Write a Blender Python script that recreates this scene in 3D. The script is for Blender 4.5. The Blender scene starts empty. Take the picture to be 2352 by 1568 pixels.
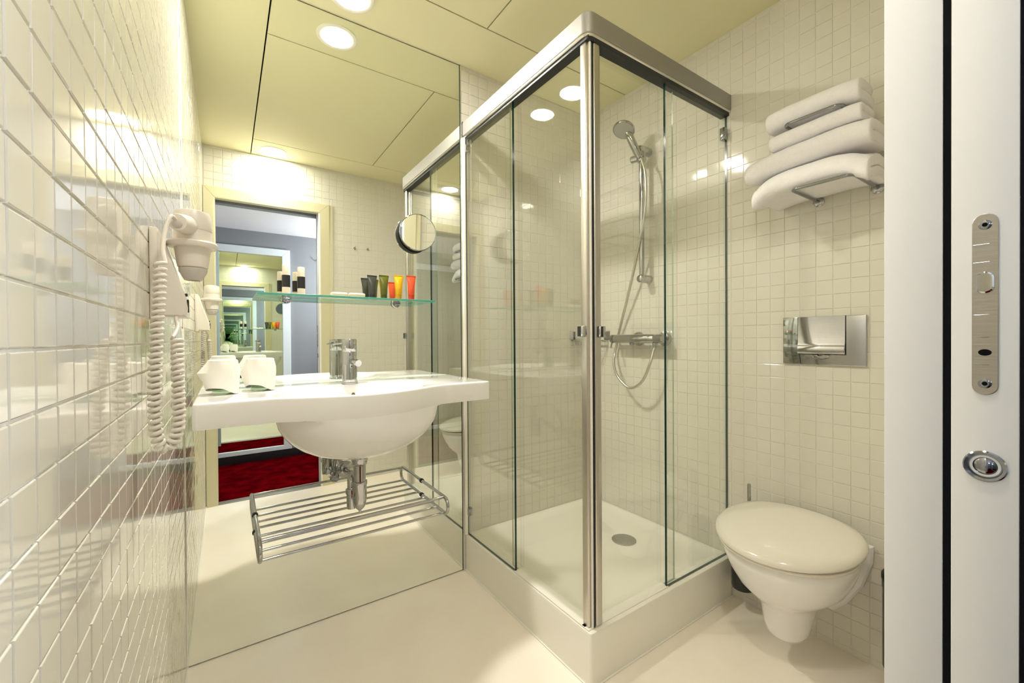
import bpy, bmesh, math, random
import numpy as np
from mathutils import Vector, Matrix, noise

random.seed(7)
sc = bpy.context.scene
COL = sc.collection
PI = math.pi

# ------------------------------------------------------------------ camera
CAM = Vector((.118, -1.774, 1.1))
F_PX, YAW, PITCH, ROLL = 962.4, math.radians(34.32), math.radians(-.4214), math.radians(.3785)
fw = Vector((math.sin(YAW) * math.cos(PITCH), math.cos(YAW) * math.cos(PITCH), math.sin(PITCH)))
ri = Vector((math.cos(YAW), -math.sin(YAW), 0))
up = ri.cross(fw)
R_ = ri * math.cos(ROLL) - up * math.sin(ROLL)
U_ = ri * math.sin(ROLL) + up * math.cos(ROLL)
cd = bpy.data.cameras.new('camera')
cam = bpy.data.objects.new('camera', cd)
COL.objects.link(cam)
m3 = Matrix((R_, U_, -fw)).transposed()
cam.matrix_world = Matrix.Translation(CAM) @ m3.to_4x4()
cd.sensor_width = 36.0
cd.lens = F_PX / 2352 * 36
cd.clip_start = .01
sc.camera = cam

# ------------------------------------------------------------------ world, exposure, lamps
wd = bpy.data.worlds.new('world')
sc.world = wd
wd.use_nodes = True
wd.node_tree.nodes['Background'].inputs[0].default_value = (.9, .95, 1, 1)
wd.node_tree.nodes['Background'].inputs[1].default_value = .05
vs = sc.view_settings
vs.view_transform = 'Standard'
vs.look = 'None'
vs.gamma = 1
vs.use_curve_mapping = False
vs.exposure = 2.42
cy = sc.cycles
cy.max_bounces = 32
cy.diffuse_bounces = 7
cy.glossy_bounces = 24
cy.transmission_bounces = 14
cy.transparent_max_bounces = 40
cy.sample_clamp_indirect = 6
cy.blur_glossy = 0.0
LAMP_STRENGTH = 95.0
LAMP_COLOR = (1.0, .945, .855)
HALL_POWER = 3.3
HALL_COLOR = (.92, .95, 1.0)


def fill_light(name, loc, radius, power, color):
    l = bpy.data.lights.new(name, 'POINT')
    l.shadow_soft_size = radius
    l.energy = power
    l.color = color
    o = bpy.data.objects.new(name, l)
    COL.objects.link(o)
    o.location = loc


fill_light('hall_fill_light', (1.35, -2.25, 1.62), .07, HALL_POWER * 2.6, HALL_COLOR)  # two unseen fill lights, added to brighten the hall and door leaf
fill_light('hall_fill_light', (-.85, -2.25, 1.62), .07, HALL_POWER * .45, HALL_COLOR)


# ------------------------------------------------------------------ materials
def mat(name, col, rough=.5, metal=0.0, spec=.5, emit=None, estr=0, coat=0, alpha=None):
    m = bpy.data.materials.new(name)
    m.use_nodes = True
    b = m.node_tree.nodes['Principled BSDF']
    b.inputs['Base Color'].default_value = (*col, 1)
    b.inputs['Roughness'].default_value = rough
    b.inputs['Metallic'].default_value = metal
    b.inputs['Specular IOR Level'].default_value = spec
    if coat:
        b.inputs['Coat Weight'].default_value = coat
    if emit:
        b.inputs['Emission Color'].default_value = (*emit, 1)
        b.inputs['Emission Strength'].default_value = estr
    return m


def add_noise(m, scale, amount, col2=None, bump=0.0, detail=4, stretch=None, bscale=None):
    """noise-mixed colour and bump in object space"""
    nt = m.node_tree
    b = nt.nodes['Principled BSDF']
    tc = nt.nodes.new('ShaderNodeTexCoord')
    mp = nt.nodes.new('ShaderNodeMapping')
    nt.links.new(tc.outputs['Object'], mp.inputs['Vector'])
    if stretch:
        mp.inputs['Scale'].default_value = stretch
    n = nt.nodes.new('ShaderNodeTexNoise')
    n.inputs['Scale'].default_value = scale
    n.inputs['Detail'].default_value = detail
    nt.links.new(mp.outputs[0], n.inputs['Vector'])
    if col2:
        r = nt.nodes.new('ShaderNodeValToRGB')
        r.color_ramp.elements[0].position = .5 - amount
        r.color_ramp.elements[1].position = .5 + amount
        r.color_ramp.elements[0].color = b.inputs['Base Color'].default_value[:]
        r.color_ramp.elements[1].color = (*col2, 1)
        nt.links.new(n.outputs[0], r.inputs[0])
        nt.links.new(r.outputs[0], b.inputs['Base Color'])
    if bump:
        n2 = n
        if bscale:
            n2 = nt.nodes.new('ShaderNodeTexNoise')
            n2.inputs['Scale'].default_value = bscale
            n2.inputs['Detail'].default_value = detail
            nt.links.new(mp.outputs[0], n2.inputs['Vector'])
        bp = nt.nodes.new('ShaderNodeBump')
        bp.inputs['Strength'].default_value = bump
        bp.inputs['Distance'].default_value = .01
        nt.links.new(n2.outputs[0], bp.inputs['Height'])
        nt.links.new(bp.outputs[0], b.inputs['Normal'])
    return m


def glass_mat(name, tint=(.955, .985, .965), ior=1.52):
    """flat pane: the two faces each reflect by Fresnel, the rest passes straight through"""
    m = bpy.data.materials.new(name)
    m.use_nodes = True
    nt = m.node_tree
    nt.nodes.clear()
    out = nt.nodes.new('ShaderNodeOutputMaterial')
    mix = nt.nodes.new('ShaderNodeMixShader')
    tr = nt.nodes.new('ShaderNodeBsdfTransparent')
    tr.inputs[0].default_value = (*tint, 1)
    gl = nt.nodes.new('ShaderNodeBsdfGlossy')
    gl.inputs['Color'].default_value = (1, 1, 1, 1)
    gl.inputs['Roughness'].default_value = 0
    fr = nt.nodes.new('ShaderNodeFresnel')
    geo = nt.nodes.new('ShaderNodeNewGeometry')
    mr = nt.nodes.new('ShaderNodeMapRange')
    mr.inputs['To Min'].default_value = ior
    mr.inputs['To Max'].default_value = 1 / ior
    nt.links.new(geo.outputs['Backfacing'], mr.inputs['Value'])
    nt.links.new(mr.outputs[0], fr.inputs['IOR'])
    nt.links.new(fr.outputs[0], mix.inputs[0])
    nt.links.new(tr.outputs[0], mix.inputs[1])
    nt.links.new(gl.outputs[0], mix.inputs[2])
    nt.links.new(mix.outputs[0], out.inputs[0])
    return m


M = {}
M['tile'] = mat('glazed_tile', (.66, .64, .565), .06)
M['tile2'] = mat('glazed_tile_matt', (.76, .735, .67), .13)
M['grout'] = mat('grout', (.70, .68, .61), .8)
M['ceiling'] = mat('ceiling_paint', (.75, .715, .475), .75)
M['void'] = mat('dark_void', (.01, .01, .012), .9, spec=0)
M['floor'] = add_noise(mat('poured_floor', (.90, .82, .72), .32), 5, .25, (.94, .88, .80), .02, 6, bscale=60)
M['carpet'] = add_noise(mat('red_carpet', (.05, .0004, .0014), .95, spec=0), 9, .16, (.145, .0010, .0030), .9, 8, bscale=180)
M['frame'] = add_noise(mat('cream_door_paint', (.60, .56, .37), .4), 3, .3, (.63, .585, .40))
M['door'] = add_noise(mat('white_door_paint', (.80, .80, .80), .45), 2, .3, (.83, .83, .82), .03, bscale=40)
M['hallwall'] = add_noise(mat('hall_wall', (.24, .25, .27), .7), 3, .3, (.26, .27, .29))
M['hallceil'] = mat('hall_ceiling_paint', (.88, .87, .90), .8)
M['hallframe'] = mat('hall_white_paint', (.74, .80, .83), .45)
M['mirror'] = mat('mirror_silver', (.89, .915, .865), 0.0, 1.0)
M['mirror2'] = mat('green_mirror_silver', (.78, .86, .76), 0.0, 1.0)
M['hosem'] = mat('steel_hose', (.62, .60, .54), .35, 1.0)
M['mirror_edge'] = mat('mirror_edge', (.02, .05, .045), .2)
M['chrome'] = mat('chrome', (.50, .50, .51), .05, 1.0)
M['chrome_dark'] = mat('chrome_dark', (.32, .33, .35), .09, 1.0)
M['satin'] = add_noise(mat('brushed_steel', (.40, .37, .33), .32, 1.0), 30, .3, (.45, .42, .38), .05, stretch=(1, 1, 12))
M['alu'] = mat('satin_aluminium', (.40, .39, .375), .58, 1.0)
M['prof'] = mat('profile_aluminium', (.58, .555, .51), .32, 1.0)
M['chrome_s'] = mat('shower_chrome', (.46, .455, .45), .06, 1.0)
M['grout_l'] = mat('pale_grout', (.80, .785, .735), .7)
M['alub'] = mat('polished_aluminium', (.78, .76, .71), .24, 1.0)
M['black'] = mat('black_rubber', (.012, .012, .014), .45)
M['ceramic'] = mat('white_ceramic', (.85, .84, .845), .07)
M['seat'] = mat('toilet_seat_plastic', (.78, .745, .68), .13)
M['plastic'] = mat('ivory_plastic', (.76, .71, .65), .3)
M['plastic_d'] = mat('grey_beige_plastic', (.56, .52, .48), .35)
M['tray'] = mat('acrylic_tray', (.84, .82, .75), .22)
M['white'] = mat('white_sealant', (.85, .83, .77), .5)
M['paper'] = add_noise(mat('white_paper', (.86, .84, .80), .75), 6, .3, (.89, .87, .83), .1)
M['towel'] = add_noise(mat('white_terry', (.86, .845, .87), .95, spec=.1), 60, .4, (.91, .895, .92), .35, 6, bscale=420)
M['pane'] = glass_mat('clear_pane', (.985, .994, .982))
M['edge'] = mat('glass_edge_green', (.002, .028, .024), .12)
M['shelf_glass'] = glass_mat('shelf_glass', (.90, .97, .94), 1.28)
M['shelf_edge'] = mat('shelf_edge_green', (.10, .38, .31), .1)
M['tumbler'] = glass_mat('tumbler_glass', (.80, .88, .78))
M['lamp'] = mat('lamp_disc', (1, 1, 1), .5, emit=LAMP_COLOR, estr=LAMP_STRENGTH * 1.5)
M['lamp2'] = mat('dimmer_lamp_disc', (1, 1, 1), .5, emit=LAMP_COLOR, estr=LAMP_STRENGTH * .45)
M['ring'] = mat('white_lamp_ring', (.84, .82, .74), .4)
M['label_black'] = mat('black_label', (.012, .012, .016), .4)
M['cream'] = mat('cream_plastic', (.86, .76, .64), .3)
M['soap'] = mat('cream_soap_wrapper', (.86, .74, .60), .45)
M['grey_tube'] = mat('charcoal_tube', (.055, .058, .05), .3)
M['olive_tube'] = mat('olive_tube', (.115, .125, .012), .3)
M['yellow_tube'] = mat('yellow_tube', (.80, .46, .008), .3)
M['red_tube'] = mat('orange_red_tube', (.80, .10, .03), .3)
M['grey_cap'] = mat('charcoal_cap', (.03, .032, .03), .4)
M['olive_cap'] = mat('olive_cap', (.07, .075, .01), .4)
M['yellow_cap'] = mat('yellow_cap', (.62, .33, .01), .4)
M['red_cap'] = mat('orange_red_cap', (.62, .05, .02), .4)
M['bin'] = mat('black_bin', (.02, .021, .024), .25)
M['spray'] = mat('grey_spray_plate', (.36, .36, .34), .4)


# ------------------------------------------------------------------ mesh helpers
def B():
    return bmesh.new()


def obj(name, bm, m, parent=None, smooth=35, loc=None, **props):
    bmesh.ops.recalc_face_normals(bm, faces=bm.faces[:])
    me = bpy.data.meshes.new(name)
    bm.to_mesh(me)
    bm.free()
    for x in (m if isinstance(m, (list, tuple)) else [m]):
        me.materials.append(x)
    if smooth:
        for p in me.polygons:
            p.use_smooth = True
        me.set_sharp_from_angle(angle=math.radians(smooth))
    o = bpy.data.objects.new(name, me)
    COL.objects.link(o)
    if parent is not None:
        o.parent = parent
        o.matrix_parent_inverse = Matrix.Translation(parent.location).inverted()
    for k, v in props.items():
        o[k] = v
    return o


def thing(name, label, cat, loc, group=None):
    o = bpy.data.objects.new(name, None)
    o.empty_display_size = .05
    COL.objects.link(o)
    o.location = loc
    o['label'] = label
    o['category'] = cat
    if group:
        o['group'] = group
    return o


def tag(o, label, cat, group=None):
    o['label'] = label
    o['category'] = cat
    if group:
        o['group'] = group
    return o


def struct(o):
    o['kind'] = 'structure'
    return o


def box(bm, a, b, bev=0, seg=2, mi=0):
    a, b = Vector(a), Vector(b)
    r = bmesh.ops.create_cube(bm, size=1, matrix=Matrix.Translation((a + b) / 2) @ Matrix.Diagonal((*(b - a), 1)))
    vs_ = r['verts']
    fs = {f for v in vs_ for f in v.link_faces}
    for f in fs:
        f.material_index = mi
    if bev:
        es = list({e for v in vs_ for e in v.link_edges})
        bmesh.ops.bevel(bm, geom=es, offset=bev, segments=seg, affect='EDGES', profile=.5)
    return bm


def loft(bm, rings, closed=True, cap0=True, cap1=True, mi=0):
    vr = [[bm.verts.new(p) for p in r] for r in rings]
    n = len(vr[0])
    for a, b in zip(vr, vr[1:]):
        for i in range(n if closed else n - 1):
            j = (i + 1) % n
            f = bm.faces.new((a[i], a[j], b[j], b[i]))
            f.material_index = mi
    if cap0 and closed:
        bm.faces.new(vr[0][::-1]).material_index = mi
    if cap1 and closed:
        bm.faces.new(vr[-1]).material_index = mi
    return bm


def axis_mat(origin, direction):
    d = Vector(direction).normalized()
    q = Vector((0, 0, 1)).rotation_difference(d)
    return Matrix.Translation(origin) @ q.to_matrix().to_4x4()


def lathe(bm, prof, mtx=Matrix(), n=28, cap0=True, cap1=True, mi=0):
    rings = []
    for r, z in prof:
        rings.append([mtx @ Vector((max(r, 1e-5) * math.cos(2 * PI * i / n), max(r, 1e-5) * math.sin(2 * PI * i / n), z)) for i in range(n)])
    return loft(bm, rings, True, cap0, cap1, mi)


def smooth_path(pts, k=8):
    P = [Vector(p) for p in pts]
    P = [P[0] * 2 - P[1]] + P + [P[-1] * 2 - P[-2]]
    out = []
    for i in range(1, len(P) - 2):
        p0, p1, p2, p3 = P[i - 1:i + 3]
        for s in range(k):
            t = s / k
            out.append(.5 * ((2 * p1) + (p2 - p0) * t + (2 * p0 - 5 * p1 + 4 * p2 - p3) * t * t + (3 * p1 - p0 - 3 * p2 + p3) * t ** 3))
    out.append(P[-2])
    return out


def tube(bm, pts, r, n=10, closed=False, cap=True, mi=0):
    pts = [Vector(p) for p in pts]
    N = len(pts)
    rs = r if isinstance(r, (list, tuple)) else [r] * N
    t0 = (pts[1] - pts[0]).normalized()
    ref = Vector((0, 0, 1)) if abs(t0.z) < .9 else Vector((1, 0, 0))
    nrm = (ref - t0 * ref.dot(t0)).normalized()
    rings = []
    for i in range(N):
        if closed:
            t = (pts[(i + 1) % N] - pts[i - 1]).normalized()
        else:
            t = (pts[min(i + 1, N - 1)] - pts[max(i - 1, 0)]).normalized()
        nrm = (nrm - t * nrm.dot(t)).normalized()
        bi = t.cross(nrm)
        rings.append([pts[i] + (nrm * math.cos(2 * PI * k / n) + bi * math.sin(2 * PI * k / n)) * rs[i] for k in range(n)])
    if closed:
        rings.append(rings[0])
        loft(bm, rings, True, False, False, mi)
        bmesh.ops.remove_doubles(bm, verts=bm.verts[:], dist=1e-6)
        return bm
    return loft(bm, rings, True, cap, cap, mi)


def prism(bm, poly, lo, hi, to3, bev=0, mi=0):
    """poly: 2-D outline; to3(u, v, w) gives the point; swept from w=lo to w=hi"""
    if bev:
        c = Vector((sum(p[0] for p in poly) / len(poly), sum(p[1] for p in poly) / len(poly)))
        ins = inset(poly, bev)
        rings = [[to3(*p, lo) for p in ins], [to3(*p, lo + bev) for p in poly], [to3(*p, hi - bev) for p in poly], [to3(*p, hi) for p in ins]]
    else:
        rings = [[to3(*p, lo) for p in poly], [to3(*p, hi) for p in poly]]
    return loft(bm, [[Vector(p) for p in r] for r in rings], mi=mi)


def inset(poly, d):
    n = len(poly)
    A = sum(poly[i][0] * poly[(i + 1) % n][1] - poly[(i + 1) % n][0] * poly[i][1] for i in range(n))
    s = 1 if A > 0 else -1
    out = []
    for i in range(n):
        p, q, r = Vector(poly[i - 1]), Vector(poly[i]), Vector(poly[(i + 1) % n])
        e1, e2 = (q - p).normalized(), (r - q).normalized()
        n1, n2 = Vector((-e1.y, e1.x)) * s, Vector((-e2.y, e2.x)) * s
        b = n1 + n2
        b = b / max(b.length_squared, .3) * 2
        out.append((q + b * d)[:])
    return out


def arc(cx, cy_, r, a0, a1, n=8):
    return [(cx + r * math.cos(math.radians(a0 + (a1 - a0) * i / n)), cy_ + r * math.sin(math.radians(a0 + (a1 - a0) * i / n))) for i in range(n + 1)]


def xyz(u, v, w):
    return (u, v, w)


def dup_mesh(o, name, parent, loc=(0, 0, 0)):
    c = o.copy()
    COL.objects.link(c)
    c.parent = parent
    return c


# ------------------------------------------------------------------ tiles
def proj(P, virtual=False):
    P = Vector((P[0], -P[1], P[2])) if virtual else Vector(P)
    v = P - CAM
    z = v.dot(fw)
    if z < .05:
        return None
    return (1176 + F_PX * v.dot(R_) / z, 784 - F_PX * v.dot(U_) / z)


_tm = {}


def tile_mesh(w, h, t, mt):
    k = (round(w, 4), round(h, 4), mt.name)
    if k not in _tm:
        b = .0011
        bm = B()
        r = lambda a, c, z: [Vector((-a, -c, z)), Vector((a, -c, z)), Vector((a, c, z)), Vector((-a, c, z))]
        loft(bm, [r(w / 2, h / 2, -t), r(w / 2, h / 2, -b), r(w / 2 - b * .35, h / 2 - b * .35, -b * .3), r(w / 2 - b, h / 2 - b, 0)], cap0=False)
        bmesh.ops.recalc_face_normals(bm, faces=bm.faces[:])
        me = bpy.data.meshes.new('tile')
        bm.to_mesh(me)
        bm.free()
        me.materials.append(mt)
        for p in me.polygons:
            p.use_smooth = False
        _tm[k] = me
    return _tm[k]


def tile_wall(parent, O, u, v, u0, u1, v0, v1, pu, pv, phu, phv, holes=(), virtual=False, tilt=.0035, mt=None, keep=300, joint=.0020, t=.006):
    """tiles in the plane O + u*a + v*b (u, v unit vectors; u x v points into the room)"""
    mt = mt or M['tile']
    O, u, v = Vector(O), Vector(u), Vector(v)
    n = u.cross(v)
    rot = Matrix((u, v, n)).transposed().to_4x4()
    cells = []

    def cuts(lo, hi, p, ph):
        x = ph + math.floor((lo - ph) / p) * p
        out = []
        while x < hi:
            a, b = max(x, lo), min(x + p, hi)
            if b - a > .008:
                out.append((a, b))
            x += p
        return out
    rnd = random.Random(int(abs(O.x * 1000 + O.y * 77)) + 3)
    for a0, a1 in cuts(u0, u1, pu, phu):
        for b0, b1 in cuts(v0, v1, pv, phv):
            parts = [(a0, a1, b0, b1)]
            for (h0, h1, k0, k1) in holes:
                nxt = []
                for (x0, x1, y0, y1) in parts:
                    if x1 <= h0 or x0 >= h1 or y1 <= k0 or y0 >= k1:
                        nxt.append((x0, x1, y0, y1))
                        continue
                    if x0 < h0:
                        nxt.append((x0, h0, y0, y1))
                    if x1 > h1:
                        nxt.append((h1, x1, y0, y1))
                    if y1 > k1:
                        nxt.append((max(x0, h0), min(x1, h1), k1, y1))
                parts = nxt
            for (x0, x1, y0, y1) in parts:
                if x1 - x0 < .006 or y1 - y0 < .006:
                    continue
                c = O + u * ((x0 + x1) / 2) + v * ((y0 + y1) / 2)
                w, h = x1 - x0 - joint, y1 - y0 - joint
                q = proj(c, virtual)
                area_ = 0
                if q and -20 < q[0] < 2060 and -20 < q[1] < 1590:
                    pp = [proj(c + u * (sx * w / 2) + v * (sy * h / 2), virtual) for sx, sy in ((-1, -1), (1, -1), (1, 1), (-1, 1))]
                    if all(pp):
                        area_ = abs(sum(pp[i][0] * pp[(i + 1) % 4][1] - pp[(i + 1) % 4][0] * pp[i][1] for i in range(4))) / 2
                mw = rot @ Matrix.Rotation(rnd.gauss(0, tilt), 4, 'X') @ Matrix.Rotation(rnd.gauss(0, tilt), 4, 'Y')
                mw.translation = c + n * rnd.uniform(-.0003, .0003)
                cells.append((area_, w, h, mw))
    cells.sort(key=lambda c: -c[0])
    for a_, w, h, mw in cells[:keep]:
        o = bpy.data.objects.new('tile', tile_mesh(w, h, t, mt))
        COL.objects.link(o)
        o.parent = parent
        o.matrix_world = mw
    V, Fc, off = [], [], 0
    for a_, w, h, mw in cells[keep:]:
        me = tile_mesh(w, h, t, mt)
        co = np.empty(len(me.vertices) * 3)
        me.vertices.foreach_get('co', co)
        mm = np.array(mw)
        V.append(co.reshape(-1, 3) @ mm[:3, :3].T + mm[:3, 3])
        Fc += [[i + off for i in p.vertices] for p in me.polygons]
        off += len(me.vertices)
    if V:
        me = bpy.data.meshes.new('smaller_tiles')
        me.from_pydata(np.concatenate(V).tolist(), [], Fc)
        me.materials.append(mt)
        o = bpy.data.objects.new('smaller_tiles', me)
        COL.objects.link(o)
        o.parent = parent
        o['kind'] = 'stuff'


# ------------------------------------------------------------------ room shell
W, ZC, YD = 1.888, 2.391, -1.64
XO1, XO2, ZO = .066, .698, 2.045


def slab(name, a, b, m, parent=None, bev=0):
    return obj(name, box(B(), a, b, bev), m, parent, smooth=30 if bev else 0)


floor = struct(slab('floor', (-.01, YD, -.06), (W + .01, .02, 0), M['floor']))
wl = struct(slab('wall_left', (-.09, YD, -.06), (-.0022, .03, ZC + .06), M['grout_l']))
tile_wall(wl, (0, 0, 0), (0, 1, 0), (0, 0, 1), YD, -.001, .001, ZC - .002, .0475, .0478, -1.265, 1.142, tilt=.0045, joint=.0026)
wr = struct(slab('wall_right', (W + .0018, YD, -.06), (W + .09, .03, ZC + .06), M['grout']))
tile_wall(wr, (W, 0, 0), (0, -1, 0), (0, 0, 1), .001, -YD, .001, ZC - .002, .0515, .0510, 1.14, 1.044, tilt=.003)
bm = box(box(B(), (-.005, .008, -.06), (W + .005, .09, ZC + .06)), (1.0385, .0018, -.06), (W + .005, .009, ZC + .06))
wb = struct(obj('wall_back', bm, M['grout'], smooth=0))
tile_wall(wb, (0, 0, 0), (1, 0, 0), (0, 0, 1), 1.0395, W - .001, .001, ZC - .002, .0515, .0510, 1.0395, 1.044, tilt=.003)
# the wall with the doorway: a front leaf towards the bathroom, a pocket, a back leaf towards the hall
bm = B()
for a, b in (((-.005, -1.674, -.06), (XO1 - .012, YD - .0018, ZC + .06)), ((XO2 + .012, -1.674, -.06), (W + .005, YD - .0018, ZC + .06)), ((XO1 - .012, -1.674, ZO + .012), (XO2 + .012, YD - .0018, ZC + .06))):
    box(bm, a, b)
wf = struct(obj('wall_front', bm, M['grout'], smooth=0))
tile_wall(wf, (0, YD, 0), (-1, 0, 0), (0, 0, 1), -(W - .001), -.001, .001, ZC - .002, .0515, .0510, -.83, 1.044,
          holes=((-.800, 0, -.1, 2.119),), virtual=True, tilt=.003)
bm = B()
for a, b in (((-1.4, -1.80, -.06), (XO1, -1.74, 2.2)), ((XO2 + .02, -1.80, -.06), (2.2, -1.74, 2.2)), ((XO1, -1.80, ZO), (XO2 + .02, -1.74, 2.2))):
    box(bm, a, b)
struct(obj('wall_hall_near', bm, M['hallwall'], smooth=0))
# pocket lining (dark, unlit space that the door slides into)
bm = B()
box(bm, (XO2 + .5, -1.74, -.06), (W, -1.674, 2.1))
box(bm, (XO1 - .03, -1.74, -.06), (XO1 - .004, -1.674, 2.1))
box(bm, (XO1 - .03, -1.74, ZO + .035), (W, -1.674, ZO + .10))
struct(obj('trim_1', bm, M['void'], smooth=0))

# ceiling: panels with open joints below a dark void
cl = struct(slab('ceiling', (-.01, YD, ZC + .013), (W + .01, .02, ZC + .06), M['void']))
G = .003
xs_, ys_ = [-.004, .272, 1.031, W + .004], [.004, -.268, -1.385, YD - .004]
for i in range(3):
    for j in range(3):
        x0, x1 = xs_[i] + (G if i else 0), xs_[i + 1] - (G if i < 2 else 0)
        y1, y0 = ys_[j] - (G if j else 0), ys_[j + 1] + (G if j < 2 else 0)
        if (i, j) == (0, 1):            # the left strip runs through
            y0, y1 = ys_[3], ys_[0]
        elif i == 0:
            continue
        if j == 0 and i == 1:
            x1 = xs_[3]
        elif j == 0:
            continue
        if j == 2 and i == 1:
            x1 = xs_[3]
        elif j == 2:
            continue
        obj('panel', box(B(), (x0, y0, ZC), (x1, y1, ZC + .013), .0006, 1), M['ceiling'], cl, smooth=0)
struct(slab('baseboard_left', (0, YD, 0), (.004, -.002, .006), M['white']))

# doorway: casing to the bathroom, jambs, casing to the hall, threshold
bm = B()


def casing(bm, x0, x1, z1, w, ya, yb, wl_=None):
    """mitred three-sided casing between planes ya and yb"""
    wl_ = wl_ or w
    for poly in ([(x0 - wl_, 0), (x0, 0), (x0, z1), (x0 - wl_, z1 + w)], [(x1, 0), (x1 + w, 0), (x1 + w, z1 + w), (x1, z1)], [(x0, z1 + .0008), (x1, z1 + .0008), (x1 + w, z1 + w), (x0 - wl_, z1 + w)]):
        prism(bm, poly, ya, yb, lambda u, v, w_: (u, w_, v), .0015)


casing(bm, XO1 - .001, XO2 + .001, ZO + .001, .074, YD - .004, -1.629, .063)
box(bm, (XO2 + .074, YD - .004, 0), (XO2 + .1, -1.6335, ZO + .074), .001)
df = struct(obj('door_2', bm, M['frame'], smooth=30))
obj('jamb', box(B(), (XO2, -1.673, 0), (XO2 + .0118, -1.6285, ZO), .0012), M['door'], df)
obj('jamb', box(B(), (XO1 - .012, -1.74, 0), (XO1, -1.6285, ZO), .0012), M['frame'], df)
obj('head_jamb', box(B(), (XO1, -1.673, ZO), (XO2 + .0118, -1.6285, ZO + .012), .0012), M['frame'], df)
bm = B()
casing(bm, XO1 - .001, XO2 + .02, ZO, .07, -1.812, -1.80)
obj('hall_casing', bm, M['hallframe'], df)
obj('threshold', box(B(), (XO1, -1.69, -.02), (XO2 + .01, -1.632, .006), .004), M['alu'], df)

# sliding door pushed into its pocket, only its edge shows
dr = struct(obj('door_1', box(B(), (XO2 - .0005, -1.7212, .008), (XO2 + .46, -1.6785, ZO + .03), .0012), M['door'], smooth=30))
yc = -1.7008


def stadium(cx, cz, hw, hz, n=10):
    return arc(cx, cz + hz - hw, hw, 0, 180, n) + arc(cx, cz - hz + hw, hw, 180, 360, n)


to_x = lambda u, v, w: (w, u, v)
pl = obj('latch_plate', prism(B(), stadium(yc, 1.1285, .0083, .0835), XO2 - .0022, XO2 + .002, to_x, .0006), M['satin'], dr, label='brushed steel latch plate with two screws')
for z in (1.2015, 1.0555):
    bm = B()
    lathe(bm, [(.0044, -.0006), (.0044, .0006), (.0032, .0012), (.0019, .0012), (.0019, .0002), (0, .0002)], axis_mat((XO2 - .002, yc, z), (-1, 0, 0)), 20, cap1=False)
    obj('screw', bm, M['chrome_dark'], pl)
    obj('screw_recess', prism(B(), [(yc + .0017 * math.cos(a), z + .0017 * math.sin(a)) for a in (i * PI / 3 for i in range(6))], XO2 - .0035, XO2 - .003, to_x), M['void'], pl, smooth=0)
bm = B()
prism(bm, stadium(yc, 1.1485, .0058, .0098), XO2 - .005, XO2, to_x, .0012)
obj('latch_bolt', bm, M['chrome'], pl)
obj('keyhole', prism(B(), [(yc + .0042 * math.cos(a), 1.0842 + .003 * math.sin(a)) for a in (i * PI / 9 for i in range(18))], XO2 - .003, XO2 - .0022, to_x), M['void'], pl, smooth=0)
bm = B()
for z, h in ((1.1835, .0006), (1.167, .0006), (1.1185, .0006), (1.098, .0006), (1.0725, .0006)):
    box(bm, (XO2 - .0027, yc - .003, z), (XO2 - .002, yc + .0078, z + h), .0002, 1)
obj('pressed_ridge', bm, M['chrome_dark'], pl, kind='stuff')
bm = B()
lathe(bm, [(.0138, -.001), (.0142, .0012), (.0132, .0022), (.0112, .0018), (.0098, -.0005), (.0085, -.001), (.006, .0012), (.0025, .0022), (0, .0024)], axis_mat((XO2 - .001, yc, .979), (-1, 0, 0)), 40, cap1=False)
obj('finger_pull', bm, M['chrome_dark'], dr, label='round chrome finger pull with a raised button')

obj('gap_shade', box(B(), (XO2 + .0004, -1.6782, 0), (XO2 + .012, -1.6732, ZO)), M['void'], df, smooth=0)  # black strips beside the leaf stand in for shade in the pocket gaps
obj('gap_shade', box(B(), (XO2 + .0004, -1.7395, 0), (XO2 + .019, -1.7215, ZO)), M['void'], df, smooth=0)

# hall seen through the doorway in the mirror
HY = -2.67
struct(slab('floor_hall', (-1.4, HY, -.06), (2.2, -1.69, -.012), M['floor']))
cp = obj('carpet', box(B(), (-1.39, HY + .002, -.012), (2.19, -1.69, .004), .003), M['carpet'])
tag(cp, 'dark red carpet in the hall, seen through the doorway in the mirror', 'carpet')
struct(slab('ceiling_hall', (-1.4, HY, 2.085), (2.2, -1.80, 2.2), M['hallceil']))
struct(slab('wall_hall_far', (-1.4, HY - .08, -.06), (2.2, HY, 2.2), M['hallwall']))
struct(slab('wall_hall_left', (-1.48, HY, -.06), (-1.4, -1.80, 2.2), M['hallwall']))
struct(slab('wall_hall_right', (2.2, HY, -.06), (2.28, -1.80, 2.2), M['hallwall']))
struct(slab('baseboard_hall', (-1.4, HY, .002), (2.2, HY + .01, .078), M['black'], bev=.001))
hm = thing('hall_mirror', 'tall mirror in a pale blue-white frame on the hall wall opposite the doorway', 'mirror', (0, HY + .005, .08))
XM0, XM1, ZM0, ZM1 = -.52, .556, .118, 1.876
obj('glass', box(B(), (XM0, HY + .002, ZM0), (XM1, HY + .010, ZM1)), M['mirror2'], hm, smooth=0)
bm = B()
for poly in ([(XM0 - .066, .08), (XM0, ZM0), (XM0, ZM1), (XM0 - .066, ZM1 + .062)], [(XM1, ZM0), (XM1 + .066, .08), (XM1 + .066, ZM1 + .062), (XM1, ZM1)],
             [(XM0, ZM1), (XM1, ZM1), (XM1 + .066, ZM1 + .062), (XM0 - .066, ZM1 + .062)], [(XM0 - .066, .08), (XM1 + .066, .08), (XM1, ZM0), (XM0, ZM0)]):
    prism(bm, poly, HY, HY + .024, lambda u, v, w: (u, w, v), .002)
obj('frame', bm, M['hallframe'], hm)


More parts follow.
